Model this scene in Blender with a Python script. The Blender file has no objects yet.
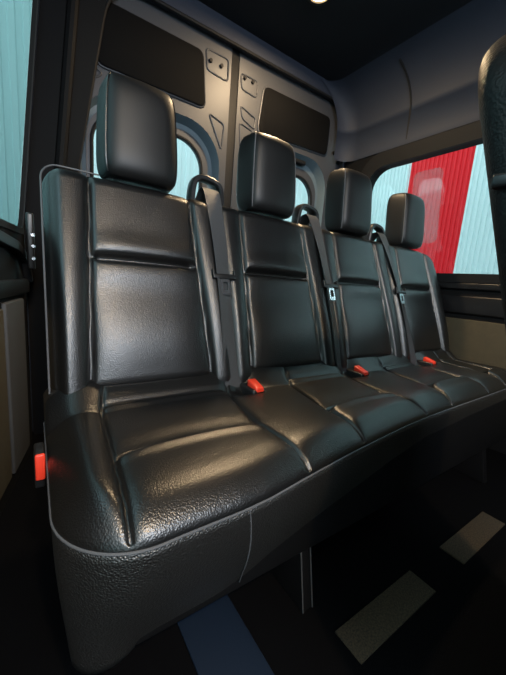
import bpy, bmesh, math
import numpy as np
from mathutils import Vector, Matrix

scene = bpy.context.scene
COL = scene.collection

# ------------------------------------------------------------------ camera
RCAM = [[0.8246, -0.0315, 0.5649], [-0.5603, -0.1838, 0.8076], [0.0784, -0.9825, -0.1692]]
CAM_POS = (-0.246, -0.917, 0.713)
FPX = 316.6
cam_data = bpy.data.cameras.new('camera')
cam = bpy.data.objects.new('camera', cam_data)
COL.objects.link(cam)
rx = Vector((RCAM[0][0], RCAM[1][0], RCAM[2][0]))
rf = Vector((RCAM[0][2], RCAM[1][2], RCAM[2][2]))
rf.normalize(); rx = (rx - rf * rx.dot(rf)).normalized()
ru = rx.cross(rf).normalized()
m = Matrix(((rx.x, ru.x, -rf.x, CAM_POS[0]), (rx.y, ru.y, -rf.y, CAM_POS[1]), (rx.z, ru.z, -rf.z, CAM_POS[2]), (0, 0, 0, 1)))
cam.matrix_world = m
cam_data.sensor_fit = 'VERTICAL'
cam_data.sensor_height = 36.0
cam_data.sensor_width = 27.0
cam_data.lens = FPX / 675.0 * 36.0
cam_data.clip_start = 0.01
scene.camera = cam

# ------------------------------------------------------------------ world, lights, exposure
world = bpy.data.worlds.new('daylight')
scene.world = world
world.use_nodes = True
wn = world.node_tree.nodes
wn['Background'].inputs[0].default_value = (0.72, 0.90, 0.95, 1)
wn['Background'].inputs[1].default_value = 2.3
scene.view_settings.view_transform = 'Standard'
scene.view_settings.look = 'None'
scene.view_settings.gamma = 1.0
scene.view_settings.use_curve_mapping = False
scene.view_settings.exposure = 0.0


def area(name, loc, target, sx, sy, power, color, portal=False):
    d = bpy.data.lights.new(name, 'AREA')
    d.shape = 'RECTANGLE'; d.size = sx; d.size_y = sy; d.energy = power; d.color = color
    o = bpy.data.objects.new(name, d); COL.objects.link(o)
    o.location = loc
    o.rotation_euler = (Vector(target) - Vector(loc)).to_track_quat('-Z', 'Z').to_euler()
    if portal:
        d.cycles.is_portal = True
    return o


area('portal_right', (1.56, -0.39, 1.17), (0, -0.39, 1.17), 1.75, 0.62, 1, (1, 1, 1), True)
area('portal_left', (-0.45, -0.2, 1.25), (2, -0.2, 1.25), 1.3, 0.8, 1, (1, 1, 1), True)
# daylight down the aisle, an area light added inside the closed front wall
area('front_fill', (-0.10, -2.15, 1.58), (0.05, -0.3, 0.6), 0.9, 0.65, 42.0, (0.78, 0.88, 1.0))
# added area light outside the left window, for a bluish corner highlight
area('left_window_fill', (-0.98, -0.55, 1.55), (-0.2, -0.5, 0.45), 0.8, 0.5, 7.0, (0.72, 0.86, 1.0))
LAMP_W = 17.0
LAMP_FRONT_W = 28.0
WARM = (1.0, 0.72, 0.42)

# ------------------------------------------------------------------ materials


def mat(name, base, rough=0.5, metal=0.0, bump=None, noise=None, spec=0.5, emit=None, coat=0.0):
    """bump = (kind, scale, strength, distance); noise = (scale, colour2, amount)"""
    M = bpy.data.materials.new(name)
    M.use_nodes = True
    nt = M.node_tree
    b = nt.nodes['Principled BSDF']
    b.inputs['Base Color'].default_value = (*base, 1)
    b.inputs['Roughness'].default_value = rough
    b.inputs['Metallic'].default_value = metal
    b.inputs['Specular IOR Level'].default_value = spec
    b.inputs['Coat Weight'].default_value = coat
    tc = nt.nodes.new('ShaderNodeTexCoord')
    if noise:
        n = nt.nodes.new('ShaderNodeTexNoise'); n.inputs['Scale'].default_value = noise[0]
        n.inputs['Detail'].default_value = 6
        nt.links.new(tc.outputs['Object'], n.inputs['Vector'])
        r = nt.nodes.new('ShaderNodeValToRGB')
        r.color_ramp.elements[0].position = 0.5 - noise[2]; r.color_ramp.elements[1].position = 0.5 + noise[2]
        r.color_ramp.elements[0].color = (*base, 1); r.color_ramp.elements[1].color = (*noise[1], 1)
        nt.links.new(n.outputs['Fac'], r.inputs['Fac'])
        nt.links.new(r.outputs['Color'], b.inputs['Base Color'])
    if bump:
        if bump[0] == 'grain':
            v = nt.nodes.new('ShaderNodeTexVoronoi'); v.feature = 'SMOOTH_F1'
            v.inputs['Scale'].default_value = bump[1]
            n2 = nt.nodes.new('ShaderNodeTexNoise'); n2.inputs['Scale'].default_value = bump[1] * 0.35
            n2.inputs['Detail'].default_value = 3
            nt.links.new(tc.outputs['Object'], n2.inputs['Vector'])
            nt.links.new(tc.outputs['Object'], v.inputs['Vector'])
            ad = nt.nodes.new('ShaderNodeMath'); ad.operation = 'MULTIPLY_ADD'; ad.inputs[1].default_value = 0.30
            nt.links.new(n2.outputs['Fac'], ad.inputs[0]); nt.links.new(v.outputs['Distance'], ad.inputs[2])
            out = ad.outputs[0]
        elif bump[0] == 'weave':
            w = nt.nodes.new('ShaderNodeTexWave'); w.inputs['Scale'].default_value = bump[1]
            w.bands_direction = 'DIAGONAL'
            nt.links.new(tc.outputs['Object'], w.inputs['Vector']); out = w.outputs['Fac']
        else:
            n2 = nt.nodes.new('ShaderNodeTexNoise'); n2.inputs['Scale'].default_value = bump[1]
            n2.inputs['Detail'].default_value = 5
            nt.links.new(tc.outputs['Object'], n2.inputs['Vector']); out = n2.outputs['Fac']
        bp = nt.nodes.new('ShaderNodeBump'); bp.inputs['Strength'].default_value = bump[2]
        bp.inputs['Distance'].default_value = bump[3]
        nt.links.new(out, bp.inputs['Height']); nt.links.new(bp.outputs['Normal'], b.inputs['Normal'])
    if emit:
        b.inputs['Emission Color'].default_value = (*emit[0], 1)
        b.inputs['Emission Strength'].default_value = emit[1]
    return M


def glass_mat(name, tint, gloss=0.045, haze=0.0):
    M = bpy.data.materials.new(name); M.use_nodes = True
    nt = M.node_tree
    nt.nodes.remove(nt.nodes['Principled BSDF'])
    out = nt.nodes['Material Output']
    t = nt.nodes.new('ShaderNodeBsdfTransparent'); t.inputs['Color'].default_value = (*tint, 1)
    g = nt.nodes.new('ShaderNodeBsdfGlossy'); g.inputs['Roughness'].default_value = 0.02
    mx = nt.nodes.new('ShaderNodeMixShader')
    mx.inputs['Fac'].default_value = gloss
    nt.links.new(t.outputs[0], mx.inputs[1]); nt.links.new(g.outputs[0], mx.inputs[2])
    last = mx.outputs[0]
    if haze > 0:
        dd = nt.nodes.new('ShaderNodeBsdfTranslucent'); dd.inputs['Color'].default_value = (0.9, 0.9, 0.9, 1)
        m2 = nt.nodes.new('ShaderNodeMixShader'); m2.inputs['Fac'].default_value = haze
        nt.links.new(last, m2.inputs[1]); nt.links.new(dd.outputs[0], m2.inputs[2]); last = m2.outputs[0]
    nt.links.new(last, out.inputs['Surface'])
    return M


LEATHER = mat('black_leather', (0.0045, 0.0045, 0.0048), 0.34, bump=('grain', 450, 0.42, 0.0011), spec=0.75)
LEATHER_SKIRT = mat('grained_black_leather', (0.010, 0.0095, 0.009), 0.44, bump=('grain', 360, 0.95, 0.0018), spec=0.9)
SEATBACK = mat('black_seatback_cover', (0.004, 0.004, 0.0043), 0.5, bump=('grain', 430, 0.6, 0.0012), spec=0.3)
LEATHER_SMOOTH = mat('smooth_black_leather', (0.006, 0.006, 0.0063), 0.46, bump=('grain', 600, 0.10, 0.0006), spec=0.38)
EDGE_GLINT = mat('edge_glint_grey', (0.05, 0.05, 0.052), 0.5)
THREAD = mat('grey_piping', (0.085, 0.085, 0.09), 0.5)
PLASTIC = mat('black_plastic', (0.010, 0.010, 0.011), 0.35)
MATTE = mat('matte_black_plastic', (0.004, 0.004, 0.0045), 0.7, spec=0.1)
WEB = mat('belt_webbing', (0.045, 0.046, 0.050), 0.55, bump=('weave', 700, 0.25, 0.0006))
RED = mat('red_plastic', (0.75, 0.045, 0.02), 0.35)
CHROME = mat('bright_metal', (0.62, 0.63, 0.65), 0.25, metal=1.0)
DOORMETAL = mat('grey_painted_metal', (0.055, 0.058, 0.067), 0.48, spec=0.42, metal=0.2)
RECESS = mat('teal_lit_metal', (0.10, 0.14, 0.17), 0.35, spec=0.6)  # teal daylight on the recess is put into this colour
PAD = mat('dark_trim_pad', (0.0045, 0.0045, 0.0048), 0.8, bump=('noise', 500, 0.2, 0.001), spec=0.08)
HEADLINER = mat('dark_headliner', (0.009, 0.010, 0.014), 0.75, bump=('noise', 900, 0.25, 0.001), spec=0.3)
SIDELINER = mat('blue_grey_side_trim', (0.024, 0.030, 0.047), 0.65, bump=('noise', 900, 0.2, 0.001), spec=0.35)
PILLAR = mat('dark_pillar_trim', (0.006, 0.006, 0.0065), 0.65, spec=0.12)
OLIVE = mat('beige_side_panel', (0.080, 0.066, 0.040), 0.7, noise=(40, (0.062, 0.051, 0.032), 0.3), spec=0.3)
GREYP = mat('grey_side_panel', (0.05, 0.05, 0.05), 0.6)
SHADED_FLOOR = mat('shaded_floor_black', (0.0025, 0.0025, 0.003), 0.9, bump=('noise', 500, 0.4, 0.002), spec=0.04)  # near black: shade on the floor is put into its colour
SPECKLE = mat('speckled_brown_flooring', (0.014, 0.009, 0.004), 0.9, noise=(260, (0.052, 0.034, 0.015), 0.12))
BLUEPL = mat('blue_reflection_metal', (0.004, 0.010, 0.022), 0.6, spec=0.25)  # blue light reflected by the plate is put into its colour
GLASS = glass_mat('clear_glass', (0.93, 0.97, 0.97))
GLASS_TINT = glass_mat('tinted_glass', (0.52, 0.62, 0.62), gloss=0.02)
HAZE = glass_mat('hazy_glass', (0.92, 0.95, 0.95), haze=0.06)
RUBBER = mat('black_rubber_seal', (0.007, 0.007, 0.008), 0.65, spec=0.25)
TEAL = mat('pale_teal_cladding', (0.66, 0.80, 0.80), 0.6)
TEAL_DEEP = mat('teal_cladding', (0.36, 0.66, 0.68), 0.5)
REDCL = mat('red_cladding', (0.78, 0.020, 0.03), 0.6, spec=0.2)
GROUND = mat('pale_concrete', (0.45, 0.46, 0.45), 0.9, noise=(3, (0.38, 0.39, 0.38), 0.3))
LENS = mat('warm_lamp_lens', (0.9, 0.8, 0.6), 0.4, emit=((1.0, 0.70, 0.36), 14.0))

# ------------------------------------------------------------------ object helpers


def tag(o, label=None, cat=None, group=None, kind=None):
    if label: o['label'] = label
    if cat: o['category'] = cat
    if group: o['group'] = group
    if kind: o['kind'] = kind
    return o


def empty(name, loc=(0, 0, 0)):
    o = bpy.data.objects.new(name, None); COL.objects.link(o); o.location = loc
    o.empty_display_size = 0.05
    return o


def wloc(o):
    v = Vector((0, 0, 0))
    while o is not None:
        v += Vector(o.location); o = o.parent
    return v


def obj(name, verts, faces, material, parent=None, smooth=True, origin=None):
    """verts in world coordinates"""
    me = bpy.data.meshes.new(name)
    V = np.array(verts, float)
    base = np.array(wloc(parent)) if parent else np.zeros(3)
    if origin is None:
        origin = base if parent else np.array([(V[:, 0].min() + V[:, 0].max()) / 2, (V[:, 1].min() + V[:, 1].max()) / 2, V[:, 2].min()])
    origin = np.array(origin, float)
    me.from_pydata((V - origin).tolist(), [], [list(f) for f in faces])
    me.update()
    bm = bmesh.new(); bm.from_mesh(me)
    bmesh.ops.recalc_face_normals(bm, faces=bm.faces)
    bm.to_mesh(me); bm.free()
    if smooth:
        me.polygons.foreach_set('use_smooth', [True] * len(me.polygons))
    me.materials.append(material)
    o = bpy.data.objects.new(name, me)
    COL.objects.link(o)
    if parent:
        o.parent = parent
        o.location = (origin - base).tolist()
    else:
        o.location = origin.tolist()
    return o


def sharp(o, angle=35):
    me = o.data
    bm = bmesh.new(); bm.from_mesh(me)
    for e in bm.edges:
        if len(e.link_faces) == 2 and e.calc_face_angle(0) > math.radians(angle):
            e.smooth = False
    bm.to_mesh(me); bm.free()
    return o


class MB:
    def __init__(self): self.v = []; self.f = []

    def add(self, v, f):
        n = len(self.v)
        self.v += [tuple(map(float, p)) for p in v]; self.f += [tuple(i + n for i in q) for q in f]
        return self

    def box(self, x0, x1, y0, y1, z0, z1, bevel=0.0, fn=None):
        bm = bmesh.new()
        bmesh.ops.create_cube(bm, size=1.0)
        for v in bm.verts:
            v.co = Vector(((x0 + x1) / 2 + v.co.x * (x1 - x0), (y0 + y1) / 2 + v.co.y * (y1 - y0), (z0 + z1) / 2 + v.co.z * (z1 - z0)))
        if bevel > 0:
            bmesh.ops.bevel(bm, geom=list(bm.edges), offset=bevel, segments=3, profile=0.5, affect='EDGES')
        bm.verts.index_update()
        vs = [fn(v.co) if fn else tuple(v.co) for v in bm.verts]
        fs = [[v.index for v in f.verts] for f in bm.faces]
        bm.free()
        return self.add(vs, fs)

    def tube(self, pts, r, n=8, closed=False, sec=None, up=None):
        """sweep a round (or sec=(w,h) rounded rectangle) section along pts"""
        P = [Vector(p) for p in pts]; N = len(P)
        rings = []
        ref = Vector(up) if up else None
        prev = None
        for i in range(N):
            if closed:
                t = P[(i + 1) % N] - P[i - 1]
            else:
                t = P[min(i + 1, N - 1)] - P[max(i - 1, 0)]
            t.normalize()
            if ref is not None:
                a = (ref - t * ref.dot(t))
            elif prev is None:
                q = Vector((0, 0, 1)) if abs(t.z) < 0.9 else Vector((1, 0, 0))
                a = q - t * q.dot(t)
            else:
                a = prev - t * prev.dot(t)
            a.normalize(); prev = a; b = t.cross(a)
            ring = []
            if sec:
                w, h = sec
                for k in range(n):
                    th = 2 * math.pi * (k + 0.5) / n
                    c, s_ = math.cos(th), math.sin(th)
                    e = 0.45
                    ring.append(P[i] + b * (w * math.copysign(abs(c) ** e, c)) + a * (h * math.copysign(abs(s_) ** e, s_)))
            else:
                for k in range(n):
                    th = 2 * math.pi * k / n
                    ring.append(P[i] + a * (r * math.cos(th)) + b * (r * math.sin(th)))
            rings.append(ring)
        v = [p for ring in rings for p in ring]; f = []
        M = N if closed else N - 1
        for i in range(M):
            j = (i + 1) % N
            for k in range(n):
                k2 = (k + 1) % n
                f.append((i * n + k, i * n + k2, j * n + k2, j * n + k))
        if not closed:
            f.append(tuple(range(n))[::-1]); f.append(tuple((N - 1) * n + k for k in range(n)))
        return self.add(v, f)

    def cyl(self, c, axis, r0, r1, h, n=24):
        a = Vector(axis).normalized()
        q = Vector((0, 0, 1)) if abs(a.z) < 0.9 else Vector((1, 0, 0))
        u = (q - a * q.dot(a)).normalized(); w = a.cross(u); c = Vector(c)
        v = []
        for r, k in ((r0, 0), (r1, h)):
            for i in range(n):
                t = 2 * math.pi * i / n
                v.append(c + a * k + u * (r * math.cos(t)) + w * (r * math.sin(t)))
        f = [(i, (i + 1) % n, n + (i + 1) % n, n + i) for i in range(n)]
        f += [tuple(range(n))[::-1], tuple(range(n, 2 * n))]
        return self.add(v, f)

    def build(self, name, material, parent=None, smooth=True, origin=None):
        o = obj(name, self.v, self.f, material, parent, smooth, origin)
        if smooth: sharp(o)
        return o


def grid_faces(nu, nv, off=0):
    return [(off + j * nu + i, off + j * nu + i + 1, off + (j + 1) * nu + i + 1, off + (j + 1) * nu + i) for j in range(nv - 1) for i in range(nu - 1)]


def rrect(a0, a1, b0, b1, r, n=8):
    """rounded rectangle, counter-clockwise; r one radius or four (a1b0, a1b1, a0b1, a0b0)"""
    if not hasattr(r, '__len__'): r = (r,) * 4
    out = []
    for (cx, cy, t0), q in zip(((a1, b0, -90), (a1, b1, 0), (a0, b1, 90), (a0, b0, 180)), r):
        sx = cx - q if cx == a1 else cx + q
        sy = cy - q if cy == b1 else cy + q
        for i in range(n + 1):
            t = math.radians(t0 + 90.0 * i / n)
            out.append((sx + q * math.cos(t), sy + q * math.sin(t)))
    return out


def round_poly(pts, r, n=6):
    out = []
    N = len(pts)
    for i in range(N):
        p = Vector(pts[i]); a = Vector(pts[i - 1]); b = Vector(pts[(i + 1) % N])
        da = (a - p); db = (b - p)
        q = min(r, da.length * 0.45, db.length * 0.45)
        s = p + da.normalized() * q; e = p + db.normalized() * q
        for k in range(n + 1):
            t = k / n
            out.append(tuple((1 - t) ** 2 * s + 2 * t * (1 - t) * p + t * t * e))
    return out


def plate(outer, holes, mapf, d0, d1):
    """flat plate with holes: 2-D loops -> 3-D with mapf(a, b, d), between depths d0 and d1; returns verts, faces"""
    bm = bmesh.new()
    loops = [outer] + list(holes)
    for lp in loops:
        vs = [bm.verts.new((p[0], p[1], 0)) for p in lp]
        for i in range(len(vs)): bm.edges.new((vs[i], vs[(i + 1) % len(vs)]))
    bmesh.ops.triangle_fill(bm, use_beauty=True, use_dissolve=False, edges=list(bm.edges))
    bm.verts.index_update()
    V2 = [(v.co.x, v.co.y) for v in bm.verts]
    F = [[v.index for v in f.verts] for f in bm.faces]
    bm.free()
    n = len(V2)
    V = [mapf(a, b, d0) for a, b in V2] + [mapf(a, b, d1) for a, b in V2]
    FF = [tuple(f) for f in F] + [tuple(i + n for i in reversed(f)) for f in F]
    k = 0
    for lp in loops:
        L = len(lp)
        for i in range(L):
            a, b = k + i, k + (i + 1) % L
            FF.append((a, b, b + n, a + n))
        k += L
    return V, FF


def ss(a, b, x):
    t = np.clip((x - a) / (b - a), 0, 1)
    return t * t * (3 - 2 * t)


def edge(d, r):
    t = np.clip(d / r, 0, 1)
    return np.sqrt(np.maximum(0, 1 - (1 - t) ** 2))


def gs(x, w):
    return np.exp(-(x / w) ** 2)


# ================================================================== THE PLACE
# x runs along the bench (left to right), y to the rear doors, z up; floor at z = 0
Y_REAR = 0.66
Y_FRONT = -2.3


def xr(z):   # inner face of the right side wall
    return 1.59 - 0.15 * min(max(z - 0.85, 0), 0.70)


def xl(z):   # inner face of the left side wall
    return -0.272 + 0.09 * min(max(z - 0.86, 0), 0.90)


def RW(a, b, d): return (xr(b) + d, a, b)      # a = y, b = z, d outward
def taper(y):   # the left side opens out towards the front
    return 0.20 * min(max(0.50 - y, 0), 1.4)


def LW(a, b, d): return (xl(b) - d - taper(a), a, b)


# floor
b = MB().box(-0.62, 1.75, Y_FRONT, 0.75, -0.05, 0.0)
tag(b.build('floor', SHADED_FLOOR, smooth=False), kind='structure')
# front end wall far behind the photographer
b = MB().box(-0.62, 1.75, Y_FRONT - 0.04, Y_FRONT, -0.05, 2.0)
tag(b.build('wall_front', HEADLINER, smooth=False), kind='structure')

WIN_R = rrect(-1.25, 0.47, 0.845, 1.455, (0.05, 0.13, 0.05, 0.05))
# (a1 is the rear edge)
lower = [(Y_FRONT, 0.0), (0.72, 0.0), (0.72, 0.60), (Y_FRONT, 0.60)]
upr = [(Y_FRONT, 0.60), (0.72, 0.60), (0.72, 0.85), (0.72, 1.55), (0.72, 1.70), (Y_FRONT, 1.70), (Y_FRONT, 1.55), (Y_FRONT, 0.85)]
mb = MB(); mb.add(*plate(lower, [], RW, 0.0, 0.04))
WR = mb.build('wall_right', PILLAR, smooth=False); tag(WR, kind='structure')
mb = MB(); mb.add(*plate([(Y_FRONT, 0.60), (0.72, 0.60), (0.72, 0.85), (0.72, 1.55), (Y_FRONT, 1.55), (Y_FRONT, 0.85)], [WIN_R], RW, 0.0, 0.05))
mb.build('window_surround', PILLAR, WR, smooth=False)
WIN_L = rrect(-0.80, 0.50, 0.835, 1.66, (0.04, 0.10, 0.05, 0.05))
mb = MB(); mb.add(*plate([(-0.90, 0.0), (0.50, 0.0), (0.72, 0.0), (0.72, 0.86), (0.72, 1.76), (0.50, 1.76), (-0.90, 1.76), (-0.90, 0.86)], [WIN_L], LW, 0.0, 0.012))
WL = mb.build('wall_left', PILLAR, smooth=False); tag(WL, kind='structure')

# ceiling with rounded shoulders: one swept profile
prof = []
x1 = xr(1.70); x0 = xl(1.76)
for i in range(13):
    t = math.radians(90.0 * i / 12)
    prof.append((x1 - 0.26 + 0.26 * math.cos(t), 1.70 + 0.25 * math.sin(t)))
for i in range(13):
    t = math.radians(90 + 90.0 * i / 12)
    prof.append((x0 + 0.22 + 0.22 * math.cos(t), 1.76 + 0.19 * math.sin(t)))
ys = [Y_FRONT, -1.5, -0.7, 0.0, 0.4, 0.66, 0.74]
np_ = len(prof)
def cpx(px, y): return px - taper(y) * min(1, max(0, (0.6 - px) / 0.6))


ys = [Y_FRONT, -1.5, -0.9, -0.4, 0.0, 0.25, 0.5, 0.66, 0.74]
V = [(cpx(px, y), y, pz) for y in ys for (px, pz) in prof] + [(cpx(px, y), y, pz + 0.04) for y in ys for (px, pz) in prof]
F = grid_faces(np_, len(ys)) + grid_faces(np_, len(ys), np_ * len(ys))
n0 = np_ * len(ys)
for j in range(len(ys) - 1):
    for i in (0, np_ - 1):
        a, b_ = j * np_ + i, (j + 1) * np_ + i
        F.append((a, b_, b_ + n0, a + n0))
for i in range(np_ - 1):
    for j in (0, len(ys) - 1):
        a, b_ = j * np_ + i, j * np_ + i + 1
        F.append((a, b_, b_ + n0, a + n0))
ceil = obj('ceiling', V, F, HEADLINER); sharp(ceil, 50); tag(ceil, kind='structure')
# blue grey side lining that carries the wall colour up into the shoulder
side = [(x1 - 0.003, 1.538), (x1 - 0.008, 1.56), (x1 - 0.006, 1.70)] + [(px - 0.006 * math.cos(math.radians(90.0 * i / 12)), pz - 0.006 * math.sin(math.radians(90.0 * i / 12))) for i, (px, pz) in enumerate(prof[:11])]
ya, yb = Y_FRONT + 0.02, 0.655
for y in (ya, yb): V += [(px, y, pz) for px, pz in side]
ns = len(side)
for y in (ya, yb): V += [(px + 0.004, y, pz + 0.003) for px, pz in side]
F = grid_faces(ns, 2) + grid_faces(ns, 2, 2 * ns)
arc = []
ra = 0.10
arc_y = [(0.0, Y_FRONT + 0.02), (0.0, -1.0), (0.0, 0.0), (0.0, 0.30)] + [(ra * (1 - math.cos(math.radians(9.0 * i))), 0.655 - ra + ra * math.sin(math.radians(9.0 * i))) for i in range(11)]
ns = len(side)
V = [(px - dx_, y, pz) for dx_, y in arc_y for px, pz in side]
nb = len(V)
V += [(v[0] + 0.003, v[1] + 0.001, v[2] + 0.002) for v in V]
so = obj('side_lining', V, grid_faces(ns, len(arc_y)) + grid_faces(ns, len(arc_y), nb), SIDELINER, ceil)
# seam between the lining panels
seam = [(xr(1.56) - 0.004, 0.225, 1.56), (xr(1.6) - 0.006, 0.225, 1.64)] + [(px - 0.006, 0.225 + 0.03 * (i / 10.0) ** 2, pz - 0.006) for i, (px, pz) in enumerate(prof[:9])]
MB().tube(seam, 0.005, 8).build('lining_seam', RUBBER, ceil)

# window 1: right side
w1 = empty('window_1', (xr(1.1), 0.0, 0.845)); tag(w1, kind='structure')
mb = MB(); mb.add(*plate(rrect(-1.29, 0.53, 0.80, 1.53, (0.05, 0.16, 0.05, 0.05)), [rrect(-1.25, 0.47, 0.845, 1.455, (0.05, 0.13, 0.05, 0.05))], RW, -0.018, 0.0))
mb.build('window_frame', RUBBER, w1, smooth=False)
mb = MB(); mb.add(*plate(rrect(-1.27, 0.49, 0.825, 1.475, (0.05, 0.14, 0.05, 0.05)), [], RW, 0.022, 0.026))
mb.build('pane', GLASS, w1, smooth=False)
mb = MB(); mb.add(*plate(rrect(0.017, 0.176, 1.01, 1.385, 0.03), [], RW, 0.012, 0.015))
mb.build('pale_pane', HAZE, w1, smooth=False)  # small paler translucent sheet just inside the pane
# sill mouldings and lower panel on the right
mb = MB(); mb.box(1.572, 1.62, Y_FRONT + 0.05, -0.03, 0.765, 0.80, 0.008)
mb.build('sill_moulding', PLASTIC, WR)
mb = MB(); mb.box(1.575, 1.62, Y_FRONT + 0.05, -0.03, 0.640, 0.735, 0.010)
mb.build('ledge', PLASTIC, WR)
mb = MB(); mb.box(1.578, 1.62, Y_FRONT + 0.05, 0.02, 0.12, 0.615, 0.006)
mb.build('lower_panel', OLIVE, WR)

# window 2: left side
w2 = empty('window_2', (xl(1.1), 0.0, 0.835)); tag(w2, kind='structure')
mb = MB(); mb.add(*plate(rrect(-0.83, 0.53, 0.815, 1.69, (0.04, 0.12, 0.05, 0.05)), [WIN_L], LW, -0.004, 0.0))
mb.build('window_frame', RUBBER, w2, smooth=False)
mb = MB(); mb.add(*plate(rrect(-0.82, 0.52, 0.82, 1.68, (0.04, 0.11, 0.05, 0.05)), [], LW, 0.013, 0.016))
mb.build('pane', GLASS_TINT, w2, smooth=False)
# left ledge moulding, lower panels
mb = MB(); mb.tube([(-0.262 - taper(y), y, z) for y, z in ((-0.85, 0.80), (-0.3, 0.80), (0.1, 0.79), (0.35, 0.77), (0.47, 0.73), (0.50, 0.66))], 0, 12, sec=(0.016, 0.014), up=(1, 0, 0))
mb.build('sill_moulding', PLASTIC, WL)
mb = MB(); mb.box(-0.285, -0.258, -0.88, 0.50, 0.615, 0.665, 0.008, fn=lambda co: (co.x - taper(co.y), co.y, co.z))
mb.build('ledge', PLASTIC, WL)
mb = MB(); mb.box(-0.285, -0.264, -0.88, 0.22, 0.06, 0.585, 0.004, fn=lambda co: (co.x - taper(co.y), co.y, co.z))
mb.build('lower_panel', OLIVE, WL)
mb = MB(); mb.box(-0.285, -0.260, 0.235, 0.42, 0.06, 0.600, 0.004, fn=lambda co: (co.x - taper(co.y), co.y, co.z))
mb.build('end_panel', GREYP, WL)

# rear wall: everything around the two doors


def RE(a, b, d): return (a, Y_REAR + d, b)


open_poly = round_poly([(-0.10, 0.05), (1.47, 0.05), (1.47, 1.875), (0.040, 1.860), (-0.100, 1.02)], 0.16, 8)
outer = [(-0.272, -0.02), (1.66, -0.02), (1.66, 1.97), (-0.19, 1.97), (-0.19, 1.76), (-0.272, 0.86)]
mb = MB(); mb.add(*plate(outer, [open_poly], RE, 0.0, 0.03))
WB = mb.build('wall_back', SIDELINER, smooth=False); tag(WB, kind='structure')
# left rear corner trim is nearly black
pil = [(-0.268, 0.86), (-0.268, 0.0), (-0.115, 0.0), (-0.102, 1.02), (-0.030, 1.45), (0.020, 1.75), (0.02, 1.90), (-0.185, 1.92), (-0.185, 1.76)]
mb = MB(); mb.add(*plate(pil, [], RE, -0.03, 0.0))
mb.build('corner_pillar', PILLAR, WB, smooth=False)
mb = MB(); mb.tube([(-0.165 + 0.09 * (z - 0.9), 0.615, z) for z in np.linspace(0.7, 1.80, 8)], 0.02, 10)
mb.build('pillar_rib', PILLAR, WB)
# rubber seal round the opening
mb = MB(); mb.tube([(p[0], Y_REAR + 0.005, p[1]) for p in open_poly], 0.008, 8, closed=True)
mb.build('door_seal', RUBBER, WB)


def make_door(name, xa, xb, winp, recp, padp, left):
    d = empty(name, ((xa + xb) / 2, 0.70, 0.05)); tag(d, kind='structure')
    if left:
        out = round_poly([(xa, 0.04), (xb, 0.04), (xb, 1.91), (xa, 1.91)], 0.02)
    else:
        out = rrect(xa, xb, 0.04, 1.91, (0.03, 0.10, 0.02, 0.02))

    def DM(a, b_, dd): return (a, 0.70 + dd, b_)
    V, F = plate(out, [recp], DM, 0.0, 0.012)
    obj('door_skin', V, F, DOORMETAL, d, smooth=False)
    # stepped recess down to the glass
    R0 = recp
    cx = sum(p[0] for p in winp) / len(winp); cz = sum(p[1] for p in winp) / len(winp)
    n = len(R0); V = []
    steps = [(R0, 0.0, 0), (R0, 0.012, 0), (R0, 0.05, 0)]
    rec_b = [(p[0] * 0.80 + w[0] * 0.20, p[1] * 0.80 + w[1] * 0.20) for p, w in zip(recp, winp)]
    mid = [(p[0] * 0.45 + w[0] * 0.55, p[1] * 0.45 + w[1] * 0.55) for p, w in zip(recp, winp)]
    rings = [(R0, 0.001), (rec_b, 0.055), (mid, 0.058)]
    for lp, y in rings: V += [(p[0], 0.70 + y, p[1]) for p in lp]
    F = []
    for k in range(len(rings) - 1):
        for i in range(n):
            j = (i + 1) % n
            F.append((k * n + i, k * n + j, (k + 1) * n + j, (k + 1) * n + i))
    sharp(obj('window_recess', V, F, RECESS, d))
    V, F = plate(mid, [winp], DM, 0.045, 0.075)
    fr = sharp(obj('window_frame', V, F, DOORMETAL, d))
    MB().tube([(p[0], 0.745, p[1]) for p in winp], 0.008, 8, closed=True).build('window_seal', RUBBER, d)
    V, F = plate([(cx + (p[0] - cx) * 1.02, cz + (p[1] - cz) * 1.02) for p in winp], [], DM, 0.062, 0.066)
    obj('pane', V, F, GLASS, d, smooth=False)
    # soft black trim pad with a rounded lip
    pp = round_poly(padp, 0.035, 6)
    pcx = sum(p[0] for p in pp) / len(pp); pcz = sum(p[1] for p in pp) / len(pp)
    V = []; n = len(pp); F = []
    lv = [(1.0, 0.0), (1.0, -0.006), (0.985, -0.012), (0.96, -0.014)]
    for s_, y in lv: V += [(pcx + (p[0] - pcx) * s_, 0.70 + y, pcz + (p[1] - pcz) * s_) for p in pp]
    for k in range(3):
        for i in range(n):
            j = (i + 1) % n; F.append((k * n + i, k * n + j, (k + 1) * n + j, (k + 1) * n + i))
    F.append(tuple(range(3 * n, 4 * n)))
    sharp(obj('trim_pad', V, F, PAD, d), 50)
    mb = MB().tube([(p[0], 0.698, p[1]) for p in pp], 0.006, 8, closed=True)
    mb.build('pad_rim', DOORMETAL, d)
    return d


def emboss(d, pts, r=0.02, rad=0.0045):
    pp = round_poly(pts, r, 5)
    MB().tube([(p[0], 0.699, p[1]) for p in pp], rad, 8, closed=True).build('stamped_rib', DOORMETAL, d)


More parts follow.
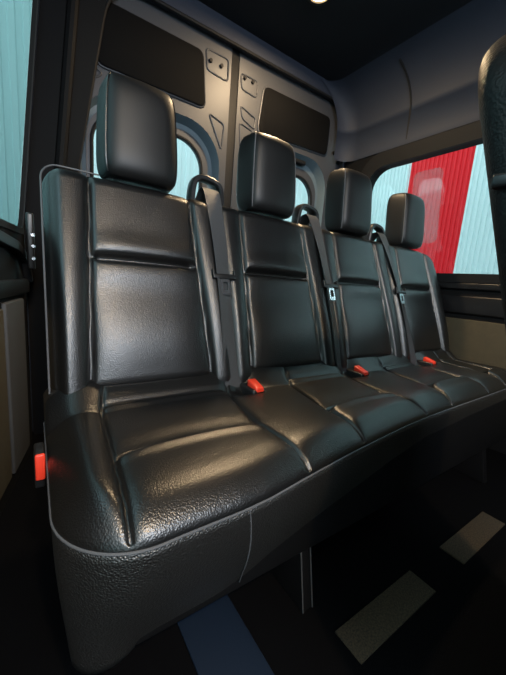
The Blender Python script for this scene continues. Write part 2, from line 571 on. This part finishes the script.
d1 = make_door('door_1', -0.13, 0.618,
               rrect(-0.020, 0.500, 0.62, 1.400, 0.13, 10), rrect(-0.068, 0.580, 0.56, 1.480, 0.19, 10),
               [(0.005, 1.785), (0.46, 1.785), (0.482, 1.545), (-0.01, 1.545)], True)
emboss(d1, [(0.475, 1.81), (0.60, 1.81), (0.60, 1.71), (0.485, 1.72)])
emboss(d1, [(0.505, 1.535), (0.595, 1.51), (0.585, 1.385)])
emboss(d1, [(-0.055, 1.55), (0.02, 1.52), (-0.045, 1.47)])
d2 = make_door('door_2', 0.665, 1.50,
               rrect(0.78, 1.300, 0.62, 1.405, 0.13, 10), rrect(0.715, 1.375, 0.56, 1.515, 0.17, 10),
               [(0.825, 1.775), (1.345, 1.785), (1.345, 1.56), (0.800, 1.535)], False)
emboss(d2, [(0.675, 1.78), (0.785, 1.78), (0.780, 1.70), (0.685, 1.71)])
emboss(d2, [(0.685, 1.55), (0.775, 1.53), (0.70, 1.42)])
emboss(d2, [(0.685, 1.63), (0.785, 1.60), (0.78, 1.545), (0.70, 1.575)], 0.015)
for d, xs in ((d1, (0.50, 0.56)), (d2, (0.70, 0.75))):
    for x in xs:
        MB().cyl((x, 0.702, 1.765), (0, -1, 0), 0.010, 0.008, 0.012, 16).build('bolt', RUBBER, d)
mb = MB(); mb.box(0.612, 0.672, 0.705, 0.74, 0.04, 1.915, 0.006)
mb.build('door_gap_seal', RUBBER, WB)
mb = MB().cyl((1.415, 0.702, 1.60), (0, -1, 0), 0.012, 0.010, 0.016, 16)
mb.build('door_bumper', RUBBER, d2)
mb = MB(); mb.box(1.02, 1.20, 0.715, 0.745, 1.468, 1.495, 0.010)
mb.build('latch_slot', RUBBER, d2)

# ------------------------------------------------------------------ outside: corrugated cladding


def corrugated(name, pts_fn, s0, s1, pitch, depth, z0, z1, material, label=None):
    n = max(2, int(round((s1 - s0) / pitch)))
    prof = []
    for i in range(n):
        s = s0 + (s1 - s0) * i / n; q = (s1 - s0) / n
        prof += [(s, 0), (s + q * 0.42, 0), (s + q * 0.52, depth), (s + q * 0.90, depth)]
    prof.append((s1, 0))
    V = [pts_fn(s, d, z) for z in (z0, z1) for s, d in prof]
    k = len(prof)
    V += [pts_fn(s, d - 0.03, z) for z in (z0, z1) for s, d in prof]
    F = grid_faces(k, 2) + grid_faces(k, 2, 2 * k)
    F += [(0, k, 3 * k, 2 * k), (k - 1, 2 * k - 1, 4 * k - 1, 3 * k - 1)]
    for i in range(k - 1): F += [(i, i + 1, 2 * k + i + 1, 2 * k + i), (k + i, k + i + 1, 3 * k + i + 1, 3 * k + i)]
    o = obj(name, V, F, material, smooth=False)
    tag(o, kind='structure')
    return o


fnr = lambda s, d, z: (3.40 - d, s, z)
corrugated('wall_outside_right', fnr, -3.0, 0.72, 0.047, 0.014, -0.5, 3.4, TEAL)
corrugated('wall_outside_red', fnr, 0.72, 1.375, 0.047, 0.014, -0.5, 3.4, REDCL)
corrugated('wall_outside_corner', fnr, 1.375, 3.0, 0.047, 0.014, -0.5, 3.4, TEAL)
corrugated('wall_outside_left', lambda s, d, z: (-1.9 + d, s, z), -3.0, 4.5, 0.16, 0.03, -0.5, 1.3, TEAL_DEEP)
corrugated('wall_outside_back', lambda s, d, z: (s, 2.6 - d, z), -1.9, 3.4, 0.10, 0.012, -0.5, 2.8, TEAL)
mb = MB()
mb.box(-2.0, 3.5, -3.2, 4.6, -0.55, -0.5)
tag(mb.build('ground', GROUND, smooth=False), kind='structure')

# ================================================================== THE BENCH
SP = 0.43
bench = empty('bench_seat', (0.645, -0.20, 0.0))
tag(bench, 'wide black leather bench of four joined seats with headrests across the van', 'bench')

SL = 0.348
UL = math.sqrt(1 + SL * SL)


def back_pt(x, z, h):
    """point on the reclined seat-back: z measured on the nominal face, h proud of it"""
    y = SL * (z - 0.95)
    return (x, y - h / UL, z + h * SL / UL)


T = 0.095


def backrest(k, x0, x1, right_bulge=0.0):
    cx = k * SP
    nu, nv = 130, 170
    tu = np.linspace(0, 1, nu); tu = 0.5 - 0.5 * np.cos(np.pi * tu) * (0.55 + 0.45 * np.abs(np.cos(np.pi * tu)))
    tu = (tu - tu[0]) / (tu[-1] - tu[0])
    tv = np.linspace(0, 1, nv) ** 0.9
    tv = 1 - (1 - np.linspace(0, 1, nv)) ** 1.25
    Zb, Zt = 0.30, 0.965
    U, W = np.meshgrid(tu, tv)
    Z = Zb + (Zt - Zb) * W
    a = 0.129 + 0.021 * (0.95 - Z) / 0.51
    # right edge of the outermost seat bulges out
    xe = x1 + right_bulge * np.sin(np.pi * np.clip((Z - 0.45) / 0.55, 0, 1)) ** 1.2
    if right_bulge > 0:
        xe = xe - 0.10 * ss(0.86, 0.97, Z)
    # rounded top corner of the outer seats
    xs = x0 + 0 * Z
    if k == 0:
        xs = x0 + 0.040 * (1 - np.sqrt(np.maximum(0, 1 - np.clip((Z - 0.925) / 0.0405, 0, 1) ** 2)))
    X = xs + (xe - xs) * U
    dl, dr = X - xs, xe - X
    rl = 0.030 if k else 0.035
    rr = 0.030 if k < 3 else 0.035
    # neighbours meet in a shallow valley
    fl = edge(dl, rl); fr = edge(dr, rr)
    if k > 0: fl = 0.75 + 0.25 * fl
    if k < 3: fr = 0.75 + 0.25 * fr
    e = fl * fr * edge(Zt - Z, 0.05)
    e = np.where((dl < 1e-6) | (dr < 1e-6), 0.0, e)
    u = X - cx
    ins = ss(0.004, -0.004, np.abs(u) - a)
    bol = 1 - ins
    H = np.zeros_like(X)
    # side bolsters swell towards the lumbar
    H += bol * (0.010 + 0.012 * gs(Z - 0.60, 0.20)) * np.sin(np.pi * np.clip((np.abs(u) - a) / 0.085, 0, 1)) ** 0.5
    zf = 0.745
    q = np.clip(np.abs(u) / a, 0, 1)
    arch = np.sqrt(np.maximum(0, 1 - q ** 3))
    H += ins * 0.010 * arch * (0.6 + 0.4 * ss(zf, zf + 0.03, Z))
    H += ins * arch * (0.005 * gs(Z - (zf + 0.028), 0.030) + 0.006 * gs(Z - (zf - 0.030), 0.030))
    H += ins * arch * 0.012 * gs(Z - 0.55, 0.10)
    H -= ins * 0.022 * gs(Z - zf, 0.0075) * ss(0.0, 0.02, a - np.abs(u))
    H -= 0.011 * gs(np.abs(u) - a, 0.0055) * ss(0.94, 0.91, Z) + 0.006 * gs(np.abs(u) - a, 0.004) * ss(0.90, 0.93, Z)
    H -= ins * 0.010 * gs(Z - 0.452, 0.008)
    H -= 0.012 * ss(0.45, 0.40, Z)
    h = (T + H) * e - T
    Y = SL * (Z - 0.95) - h / UL
    ZZ = Z + h * SL / UL
    V = np.stack([X, Y, ZZ], -1).reshape(-1, 3)
    # flat back shell
    hb = -T - 0.012
    Yb = SL * (Z - 0.95) - hb / UL; Zb2 = Z + hb * SL / UL
    Vb = np.stack([X, Yb, Zb2], -1).reshape(-1, 3)
    n = nu * nv
    F = grid_faces(nu, nv) + grid_faces(nu, nv, n)
    for i in range(nu - 1):
        F.append((i, i + 1, n + i + 1, n + i)); o_ = (nv - 1) * nu
        F.append((o_ + i, o_ + i + 1, n + o_ + i + 1, n + o_ + i))
    for j in range(nv - 1):
        for i in (0, nu - 1):
            F.append((j * nu + i, (j + 1) * nu + i, n + (j + 1) * nu + i, n + j * nu + i))
    return obj('backrest', np.concatenate([V, Vb]), F, LEATHER, bench)


backrest(0, -0.225, 0.215)
backrest(1, 0.215, 0.645)
backrest(2, 0.645, 1.075)
backrest(3, 1.075, 1.513, 0.058)
# pale piping down the outer edge of the first backrest
pts = [back_pt(-0.226, z, -0.030) for z in np.linspace(0.36, 0.925, 24)]
for i in range(1, 10):
    t = math.radians(90 * i / 9)
    pts.append(back_pt(-0.226 + 0.040 * (1 - math.cos(t)), 0.925 + 0.041 * math.sin(t), -0.030 - 0.006 * i / 9))
pts += [back_pt(x, 0.967, -0.037) for x in (-0.16, -0.13, -0.10)]
MB().tube(pts, 0.0021, 8).build('backrest_piping', THREAD, bench)

# ---- cushion -------------------------------------------------------------
CX0, CX1, CY0, CY1 = -0.237, 1.54, -0.578, -0.10
ZP = 0.379
CR = 0.115


def y_base(x):
    return np.interp(x, [-0.3, 0.0, 0.05, 0.08, 0.14, 0.21, 0.29, 0.37, 0.52, 0.68, 1.0, 1.55], [-0.577, -0.577, -0.574, -0.570, -0.561, -0.552, -0.542, -0.534, -0.520, -0.511, -0.507, -0.500])


def y_front(x):
    """front outline of the cushion with rounded corners; a touch straighter towards the middle"""
    yb = y_base(x)
    d0 = np.clip((CX0 + CR - x) / CR, 0, 1); d1 = np.clip((x - (CX1 - CR)) / CR, 0, 1)
    d = np.maximum(d0, d1)
    return yb + CR * (1 - np.sqrt(np.maximum(0, 1 - d * d)))


LF = [[(-0.118, -0.15), (-0.139, -0.22), (-0.147, -0.41), (-0.160, -0.58)],
      [(0.405, -0.15), (0.390, -0.24), (0.344, -0.41), (0.345, -0.58)],
      [(0.895, -0.15), (0.880, -0.24), (0.844, -0.41), (0.800, -0.56)],
      [(1.345, -0.15), (1.33, -0.24), (1.30, -0.41), (1.28, -0.56)]]
RF_ = [[(0.195, -0.15), (0.184, -0.20), (0.140, -0.41), (0.160, -0.59)],
       [(0.675, -0.15), (0.665, -0.20), (0.617, -0.41), (0.690, -0.58)],
       [(1.165, -0.15), (1.150, -0.20), (1.109, -0.41), (1.110, -0.56)],
       [(1.46, -0.15), (1.45, -0.22), (1.43, -0.41), (1.42, -0.56)]]


def curve_x(pts, y):
    P = sorted(pts, key=lambda p: p[1])
    ys_ = np.array([p[1] for p in P]); xs_ = np.array([p[0] for p in P])
    c = np.polyfit(ys_, xs_, 2 if len(P) > 2 else 1)
    lin = np.interp(y, ys_, xs_)
    return 0.5 * np.polyval(c, y) + 0.5 * lin


nu, nv = 620, 150
tx = np.linspace(0, 1, nu)
xc = np.concatenate([CX0 + CR * (1 - np.cos(np.linspace(0, np.pi / 2, 60))), np.linspace(CX0 + CR, CX1 - CR, nu - 120 + 2)[1:-1], CX1 - CR * (1 - np.cos(np.linspace(np.pi / 2, 0, 60)))])
nu = len(xc)
tv = np.linspace(0, 1, nv) ** 1.45
X, TV = np.meshgrid(xc, tv)
YF = y_front(X)
Y = YF + (CY1 - YF) * TV
# distance to the outline
dx = np.minimum(X - CX0, CX1 - X); dy = Y - y_base(X)
ix = np.clip(CR - dx, 0, None); iy = np.clip(CR - dy, 0, None)
corner = CR - np.sqrt(ix ** 2 + iy ** 2)
D = np.where((ix > 0) & (iy > 0), corner, np.minimum(dx, dy))
D = np.clip(D, 0, None)
D[0, :] = 0; D[:, 0] = 0; D[:, -1] = 0
Zc = ZP + 0.038 * edge(D, 0.080)
ein = ss(0.0, 0.05, D)
Lx = [curve_x(p, Y) for p in LF]; Rx = [curve_x(p, Y) for p in RF_]
insert = np.zeros_like(X)
for k in range(4):
    w = (Rx[k] - Lx[k]) / 2; c = (Rx[k] + Lx[k]) / 2
    u = (X - c) / w
    m_ = ss(1.02, 0.98, np.abs(u))
    insert = np.maximum(insert, m_)
    arch = np.sqrt(np.maximum(0, 1 - np.clip(np.abs(u), 0, 1) ** 6))
    yc = -0.405 - 0.012 * np.clip(u, -1, 1) ** 2
    front = ss(yc - 0.004, yc - 0.012, Y)
    rear = 1 - front
    rim = ss(-0.205, -0.215, Y)
    # front pad a little prouder than the rear pad, with a soft lip at the cross seam
    Zc += m_ * arch * ein * front * (0.006 + 0.006 * gs(Y - (yc - 0.014), 0.014) + 0.004 * gs(Y - (yc - 0.05), 0.06))
    Zc += m_ * arch * rear * rim * (0.004 - 0.006 * gs(Y - (yc + 0.02), 0.03))
    Zc -= m_ * 0.012 * gs(Y - (yc + 0.002), 0.006) * ss(1.0, 0.9, np.abs(u)) * ein
    Zc -= m_ * 0.008 * gs(Y + 0.212, 0.005) * ss(1.02, 0.98, np.abs(u))
    for e_ in (Lx[k], Rx[k]):
        Zc -= (0.0070 * gs(X - e_, 0.0030) + 0.002 * gs(X - e_, 0.010)) * ss(-0.16, -0.20, Y) * ss(0.0, 0.006, D)
# bolsters between and outside the inserts
for a_, b_ in ((CX0 + 0 * Y, Lx[0]), (Rx[0], Lx[1]), (Rx[1], Lx[2]), (Rx[2], Lx[3]), (Rx[3], CX1 + 0 * Y)):
    t = np.clip((X - a_) / np.maximum(b_ - a_, 1e-3), 0, 1)
    Zc += (0.016 if a_[0, 0] <= CX0 + 1e-6 else 0.0085) * np.sin(np.pi * t) ** 0.55 * ein * (0.7 + 0.5 * ss(-0.2, -0.45, Y))
# rear roll rising to meet the backs
Zc += 0.046 * (0.25 * ss(-0.238, -0.165, Y) + 0.75 * np.clip((Y + 0.232) / 0.065, 0, 1))
# sunken troughs for belt ends and buckles
for bx in (0.225, 0.69, 1.15):
    Zc -= 0.030 * gs(X - bx, 0.045) * gs(Y + 0.205, 0.035)
nn = nu * nv
V = np.stack([X, Y, Zc], -1).reshape(-1, 3)
Vb = np.stack([X, Y, 0 * Zc + ZP - 0.02], -1).reshape(-1, 3)
F = grid_faces(nu, nv)
ring = [i for i in range(nu)] + [j * nu + nu - 1 for j in range(1, nv)] + [(nv - 1) * nu + i for i in range(nu - 2, -1, -1)] + [j * nu for j in range(nv - 2, 0, -1)]
base_i = nn
V2 = [(V[i][0] * 0.999 + 0.0006, V[i][1] + (0.002 if V[i][1] < -0.3 else 0), ZP - 0.006) for i in ring]
F += [(ring[i], ring[(i + 1) % len(ring)], base_i + (i + 1) % len(ring), base_i + i) for i in range(len(ring))]
F.append(tuple(base_i + i for i in range(len(ring)))[::-1])
obj('seat_cushion', np.concatenate([V, np.array(V2)]), F, LEATHER, bench)

# outline used by piping and skirt
out = [(CX0, y) for y in np.linspace(-0.14, CY0 + CR, 14)[:-1]]
for i in range(15):
    t = math.radians(180 + 90 * i / 14)
    out.append((CX0 + CR + CR * math.cos(t), CY0 + CR + CR * math.sin(t)))
for x in np.linspace(CX0 + CR, CX1 - CR, 60)[1:]:
    out.append((x, float(y_front(np.array(x)))))
for i in range(1, 13):
    t = math.radians(270 + 90 * i / 12)
    out.append((CX1 - CR + CR * math.cos(t), -0.500 + CR + CR * math.sin(t)))
out += [(CX1, y) for y in np.linspace(-0.500 + CR, -0.14, 8)[1:]]
MB().tube([(x, y, ZP) for x, y in out], 0.0020, 8).build('cushion_piping', THREAD, bench)

# leather skirt under the front and sides, tapering inwards


def skirt_pt(i, t):
    x, y = out[i]
    a = out[max(i - 1, 0)]; b_ = out[min(i + 1, len(out) - 1)]
    tx_, ty_ = b_[0] - a[0], b_[1] - a[1]
    l = math.hypot(tx_, ty_); nx, ny = -ty_ / l, tx_ / l      # inward
    ins = (0.0005 + 0.085 * t ** 1.4 - 0.006 * math.sin(math.pi * min(t * 1.3, 1))) * (0.22 + 0.78 * max(0.0, ny) ** 2)
    zb = 0.130
    return (x + nx * ins, y + ny * ins, ZP + 0.001 + (zb - ZP) * t)


V = []; nvk = 16
for j in range(nvk):
    V += [skirt_pt(i, j / (nvk - 1)) for i in range(len(out))]
no = len(out)
V2 = []
for j in range(nvk):
    for i in range(no):
        p = skirt_pt(i, j / (nvk - 1)); cx_, cy_ = 0.65, -0.2
        V2.append((p[0] + (0.012 if p[0] < 0 else 0), p[1] + 0.012, p[2]))
F = grid_faces(no, nvk) + grid_faces(no, nvk, no * nvk)
for i in range(no - 1):
    o_ = (nvk - 1) * no
    F.append((o_ + i, o_ + i + 1, no * nvk + o_ + i + 1, no * nvk + o_ + i))
    F.append((i, i + 1, no * nvk + i + 1, no * nvk + i))
obj('skirt', V + V2, F, LEATHER_SKIRT, bench)
# stitched vertical seam on the skirt
best = min(range(no), key=lambda i: abs(out[i][0] - 0.03) + (0 if out[i][1] < -0.5 else 9))
pts = []
for j in range(nvk):
    p = skirt_pt(best, j / (nvk - 1)); pts.append((0.012 + 0.055 * j / nvk, p[1] - 0.0005, p[2]))
MB().tube(pts, 0.0013, 8).build('skirt_seam', THREAD, bench)

# seat base: dark box rails and legs
mb = MB(); mb.box(-0.16, 1.46, -0.50, -0.06, 0.13, 0.33, 0.01)
mb.build('seat_base', MATTE, bench)
for xa in (0.222, 1.20):
    def lean(co, xa=xa):
        t = (0.30 - co.z) / 0.30
        return (co.x, co.y - 0.06 * t, co.z)
    mb = MB(); mb.box(xa, xa + 0.030, -0.464, -0.12, 0.0, 0.30, 0.004, fn=lean)
    leg = mb.build('leg', MATTE, bench)
    for ex in ((xa + 0.001, xa + 0.029) if xa < 1 else ()):
        MB().tube([lean(Vector((ex, -0.465, z))) for z in (0.29, 0.15, 0.002)], 0.0016, 6).build('edge_glint', EDGE_GLINT, leg)  # lit front edges of the leg, drawn as thin paler tubes
mb = MB(); mb.box(-0.13, -0.09, -0.40, -0.12, 0.0, 0.30, 0.004)
mb.build('leg', MATTE, bench)

# ---- headrests -----------------------------------------------------------


def headrest(k):
    cx = k * 0.4365
    nu, nv = 48, 40
    V = []; F = []
    # section in (x, depth) swept up: rounded D-shape, narrower at the front face
    zb, zt = 0.950, 1.200
    for j in range(nv):
        t = j / (nv - 1)
        # vertical profile: rounded top and bottom
        zz = zb + (zt - zb) * (0.5 - 0.5 * math.cos(math.pi * t))
        s = (zz - (zb + zt) / 2) / ((zt - zb) / 2)
        sc = max(0.03, (1 - abs(s) ** 5) ** (1 / 4.0)) if abs(s) < 1 else 0.03
        hw = (0.104 - 0.010 * (0.5 + 0.5 * s) ** 2) * (1 - 0.30 * (1 - sc))
        hd = 0.056 * (0.10 + 0.90 * sc)
        yc = 0.050 + 0.10 * (zz - 1.08)
        for i in range(nu):
            th = 2 * math.pi * i / nu
            c, sn = math.cos(th), math.sin(th)
            px = math.copysign(abs(c) ** 0.30, c); py = math.copysign(abs(sn) ** 0.32, sn)
            taper = 1.0 - 0.10 * (0.5 - 0.5 * py)       # front (-y) face a little narrower
            bulge = -0.010 * (1 - min(1, abs(px)) ** 2) * (1 if py < 0 else 0.3)
            V.append((cx + hw * px * taper, yc + hd * py + (bulge if py < 0 else -bulge), zz))
    F = [(j * nu + i, j * nu + (i + 1) % nu, (j + 1) * nu + (i + 1) % nu, (j + 1) * nu + i) for j in range(nv - 1) for i in range(nu)]
    F += [tuple(range(nu))[::-1], tuple((nv - 1) * nu + i for i in range(nu))]
    h = obj('headrest', V, F, LEATHER_SMOOTH, bench)
    # seam piping on each side of the front face
    for sgn in (-1, 1):
        pts = []
        for j in range(5, nv - 4):
            row = V[j * nu:(j + 1) * nu]
            # vertex at the front corner
            th = math.radians(270 + sgn * 58)
            i = int(round(th / (2 * math.pi) * nu)) % nu
            p = row[i]; pts.append((p[0] + sgn * 0.0005, p[1] - 0.0005, p[2]))
        MB().tube(pts, 0.0022, 6).build('headrest_piping', THREAD if k else LEATHER, h)
    for s_ in (-0.055, 0.055):
        MB().cyl((cx + s_, 0.050, 0.90), (0, 0.06, 1), 0.006, 0.006, 0.10, 12).build('headrest_post', CHROME, h)
    return h


for k in range(4): headrest(k)

# ---- belt guides, belts, buckles ------------------------------------------
BX = (0.207, 0.637, 1.078)
BXB = (0.206, 0.668, 1.150)
for gi in range(3):
    bx = BX[gi]
    # moulded guide arch
    arch = [(bx - 0.050, 0.052, 0.925), (bx - 0.049, 0.052, 0.975), (bx - 0.042, 0.054, 1.005), (bx - 0.025, 0.055, 1.020), (bx + 0.010, 0.055, 1.018),
            (bx + 0.034, 0.054, 1.011), (bx + 0.047, 0.052, 0.998), (bx + 0.050, 0.051, 0.965), (bx + 0.050, 0.050, 0.925)]
    P = [Vector(p) for p in arch]; sm = []
    for i in range(len(P) - 1):
        for t in (0, 0.34, 0.67): sm.append(P[i].lerp(P[i + 1], t))
    sm.append(P[-1])
    for _ in range(2): sm = [sm[0]] + [(sm[i - 1] + sm[i] * 2 + sm[i + 1]) / 4 for i in range(1, len(sm) - 1)] + [sm[-1]]
    g = MB().tube(sm, 0, 12, sec=(0.0085, 0.020), up=(0, 1, 0)).build('belt_guide', PLASTIC, bench)
    # webbing: from the guide slot over the top and down the valley
    n = 60
    L, R = [], []
    path = []
    path.append(((bx, 0.070, 0.955), 0.0)); path.append(((bx, 0.045, 0.982), 0.0)); path.append(((bx, 0.022, 0.985), 0.0))
    for i in range(n + 1):
        t = i / n
        z = 0.972 - (0.972 - 0.402) * t
        x = bx + (BXB[gi] - bx) * t
        hgt = 0.010 + 0.010 * math.sin(math.pi * t) - 0.010 * (1 - t) ** 8
        p = back_pt(x, z, hgt)
        path.append((p, t))
    mb = MB(); V = []; F = []
    for (p, t) in path:
        hw = 0.027
        tw = 0.010 * math.sin(math.pi * t)          # gentle twist
        for sx, th in ((-1, 0), (1, 0), (1, 1), (-1, 1)):
            V.append((p[0] + sx * hw, p[1] + sx * tw + 0.0016 * th, p[2] + 0.0008 * th))
    for i in range(len(path) - 1):
        for q in range(4):
            q2 = (q + 1) % 4
            F.append((4 * i + q, 4 * i + q2, 4 * i + 4 + q2, 4 * i + 4 + q))
    F += [(3, 2, 1, 0), tuple(4 * (len(path) - 1) + q for q in range(4))]
    o = obj('seat_belt', V, F, WEB, bench); sharp(o, 40)
    # tongue on the webbing
    tz = 0.716
    tt = (0.972 - tz) / 0.57; tx_ = bx + (BXB[gi] - bx) * tt

    def TP(a, c, h): return back_pt(tx_ + a, tz + c, 0.022 + h)
    mb = MB()
    mb.box(-0.038, 0.038, -0.004, 0.007, -0.007, 0.007, 0.003, fn=lambda co: TP(co.x, co.z, co.y))
    mb.box(-0.038, -0.031, -0.004, 0.007, -0.002, 0.020, 0.002, fn=lambda co: TP(co.x, co.z, co.y))
    mb.box(0.031, 0.038, -0.004, 0.007, -0.002, 0.020, 0.002, fn=lambda co: TP(co.x, co.z, co.y))
    mb.build('belt_tongue', PLASTIC, o)
    lp = rrect(-0.014, 0.014, -0.050, -0.004, 0.006); hl = rrect(-0.008, 0.008, -0.038, -0.015, 0.003)
    V, F = plate(lp, [hl], lambda a, c, d: TP(a, c, d), 0.001, 0.004)
    obj('tongue_plate', V, F, CHROME, o, smooth=False)

    # buckle beside the belt end
    kx = BXB[gi] + 0.045
    mb = MB(); mb.box(kx - 0.024, kx + 0.020, -0.262, -0.185, 0.395, 0.430, 0.006)
    bk = mb.build('belt_buckle', PLASTIC, bench)

    def bf(co, kx=kx):
        return (co.x, co.y, co.z + 0.30 * (co.y + 0.225) + 0.0)
    mb = MB(); mb.box(kx - 0.014, kx + 0.013, -0.262, -0.215, 0.424, 0.446, 0.004, fn=bf)
    mb.build('release_button', RED, bk)
    # slot the webbing disappears into
    mb = MB(); mb.tube([(BXB[gi] + 0.034 * math.cos(t), -0.215 + 0.020 * math.sin(t), 0.404) for t in np.linspace(0, 2 * math.pi, 20, endpoint=False)], 0.005, 8, closed=True)
    mb.build('belt_slot', PLASTIC, bench)

# red outboard buckle at the left side of the bench
mb = MB(); mb.box(-0.256, -0.240, -0.309, -0.255, 0.33, 0.392, 0.004)
bk = mb.build('belt_buckle', PLASTIC, bench)
mb = MB(); mb.box(-0.2545, -0.2395, -0.316, -0.309, 0.349, 0.397, 0.003)
mb.build('release_button', RED, bk)

# small latch bracket behind the first backrest, on the side wall
t = empty('latch_bracket', (-0.255, 0.40, 0.72))
tag(t, 'small black latch bracket with rivets beside the first backrest, under the left window corner', 'bracket')
mb = MB(); mb.box(-0.262, -0.240, 0.38, 0.42, 0.70, 0.88, 0.006); mb.build('bracket_plate', PLASTIC, t)
for z in (0.735, 0.775, 0.81):
    MB().cyl((-0.245, 0.38, z), (0, -1, 0), 0.007, 0.005, 0.006, 12).build('rivet', CHROME, t)

# ------------------------------------------------------------------ floor pieces
mb = MB(); mb.box(-0.022, 0.098, -0.66, -0.20, 0.0, 0.006, 0.002)
o = mb.build('floor_plate', BLUEPL); tag(o, 'flat metal plate with a dark blue reflection on the floor under the near end of bench', 'plate')
mb = MB(); mb.box(0.255, 0.545, -0.655, -0.588, 0.0, 0.004, 0.001)  # lit part of the floor, drawn as brown strips on the dark one
o = mb.build('lit_floor_strip', SPECKLE); tag(o, 'lit strip of speckled brown floor below the bench front, the longer nearer one', 'floor patch', 'lit strips of speckled floor')
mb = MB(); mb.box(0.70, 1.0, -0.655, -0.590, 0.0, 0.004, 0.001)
o = mb.build('lit_floor_strip', SPECKLE); tag(o, 'lit strip of speckled brown floor farther right, beside the front seat edge', 'floor patch', 'lit strips of speckled floor')

# ------------------------------------------------------------------ seat in front (only its edge is in view)
fs = empty('passenger_seat', (0.40, -0.95, 0.0))
tag(fs, 'black leather seatback edge at the right border, closest to the camera', 'seat')
nu, nv = 60, 90
V = []
for j in range(nv):
    t = j / (nv - 1)
    zz = 0.30 + 0.735 * t
    s = abs(2 * t - 1)
    for i in range(nu):
        th = 2 * math.pi * i / nu
        c, sn = math.cos(th), math.sin(th)
        px = math.copysign(abs(c) ** 0.42, c); py = math.copysign(abs(sn) ** 0.45, sn)
        top = math.sqrt(max(0, 1 - max(0, (t - 0.90) / 0.10) ** 2)) if t > 0.90 else 1
        hw = 0.205 - 0.08 * max(0, (t - 0.84) / 0.16) ** 2
        hw = hw - 0.03 * (1 - top)
        hd = 0.055 * (0.15 + 0.85 * top)
        yc = -0.752 + 0.28 * (zz - 1.0)
        V.append((0.346 + hw * px, yc + hd * py, zz))
F = [(j * nu + i, j * nu + (i + 1) % nu, (j + 1) * nu + (i + 1) % nu, (j + 1) * nu + i) for j in range(nv - 1) for i in range(nu)]
F += [tuple(range(nu))[::-1], tuple((nv - 1) * nu + i for i in range(nu))]
obj('backrest', V, F, SEATBACK, fs)
mb = MB(); mb.box(0.200, 0.60, -1.48, -1.0, 0.33, 0.45, 0.03); mb.build('seat_cushion', LEATHER, fs)
mb = MB(); mb.box(0.24, 0.56, -1.40, -1.02, 0.0, 0.33, 0.01); mb.build('seat_base', MATTE, fs)
mb = MB(); mb.box(0.134, 0.146, -0.785, -0.765, 0.825, 0.838, 0.003); mb.build('latch', PLASTIC, fs)

# ------------------------------------------------------------------ ceiling lamps


def dome_lamp(x, y, z, power, label):
    t = empty('ceiling_lamp', (x, y, z)); tag(t, label, 'lamp')
    n = 28
    V = []; F = []
    prof_ = [(0.060, 0.0), (0.060, -0.010), (0.052, -0.014), (0.044, -0.014), (0.044, -0.006)]
    for r, dz in prof_:
        V += [(x + r * math.cos(2 * math.pi * i / n), y + r * math.sin(2 * math.pi * i / n), z + dz) for i in range(n)]
    for k in range(len(prof_) - 1):
        F += [(k * n + i, k * n + (i + 1) % n, (k + 1) * n + (i + 1) % n, (k + 1) * n + i) for i in range(n)]
    sharp(obj('lamp_ring', V, F, PLASTIC, t))
    V = [(x, y, z - 0.014)]; F = []
    for k, (r, dz) in enumerate(((0.022, -0.013), (0.036, -0.010), (0.045, -0.006))):
        V += [(x + r * math.cos(2 * math.pi * i / n), y + r * math.sin(2 * math.pi * i / n), z + dz) for i in range(n)]
    for i in range(n): F.append((0, 1 + i, 1 + (i + 1) % n))
    for k in range(2):
        F += [(1 + k * n + i, 1 + k * n + (i + 1) % n, 1 + (k + 1) * n + (i + 1) % n, 1 + (k + 1) * n + i) for i in range(n)]
    obj('lamp_lens', V, F, LENS, t)
    d = bpy.data.lights.new('lamp_light', 'AREA'); d.shape = 'DISK'; d.size = 0.08; d.energy = power; d.color = WARM
    lo = bpy.data.objects.new('lamp_light', d); COL.objects.link(lo); lo.parent = t; lo.location = (0, 0, -0.02)


dome_lamp(0.79, 0.275, 1.95, LAMP_W, 'round warm glowing ceiling lamp above the rear doors end')
dome_lamp(-0.15, -1.75, 1.95, LAMP_FRONT_W, 'second warm ceiling lamp nearer the front of the van')
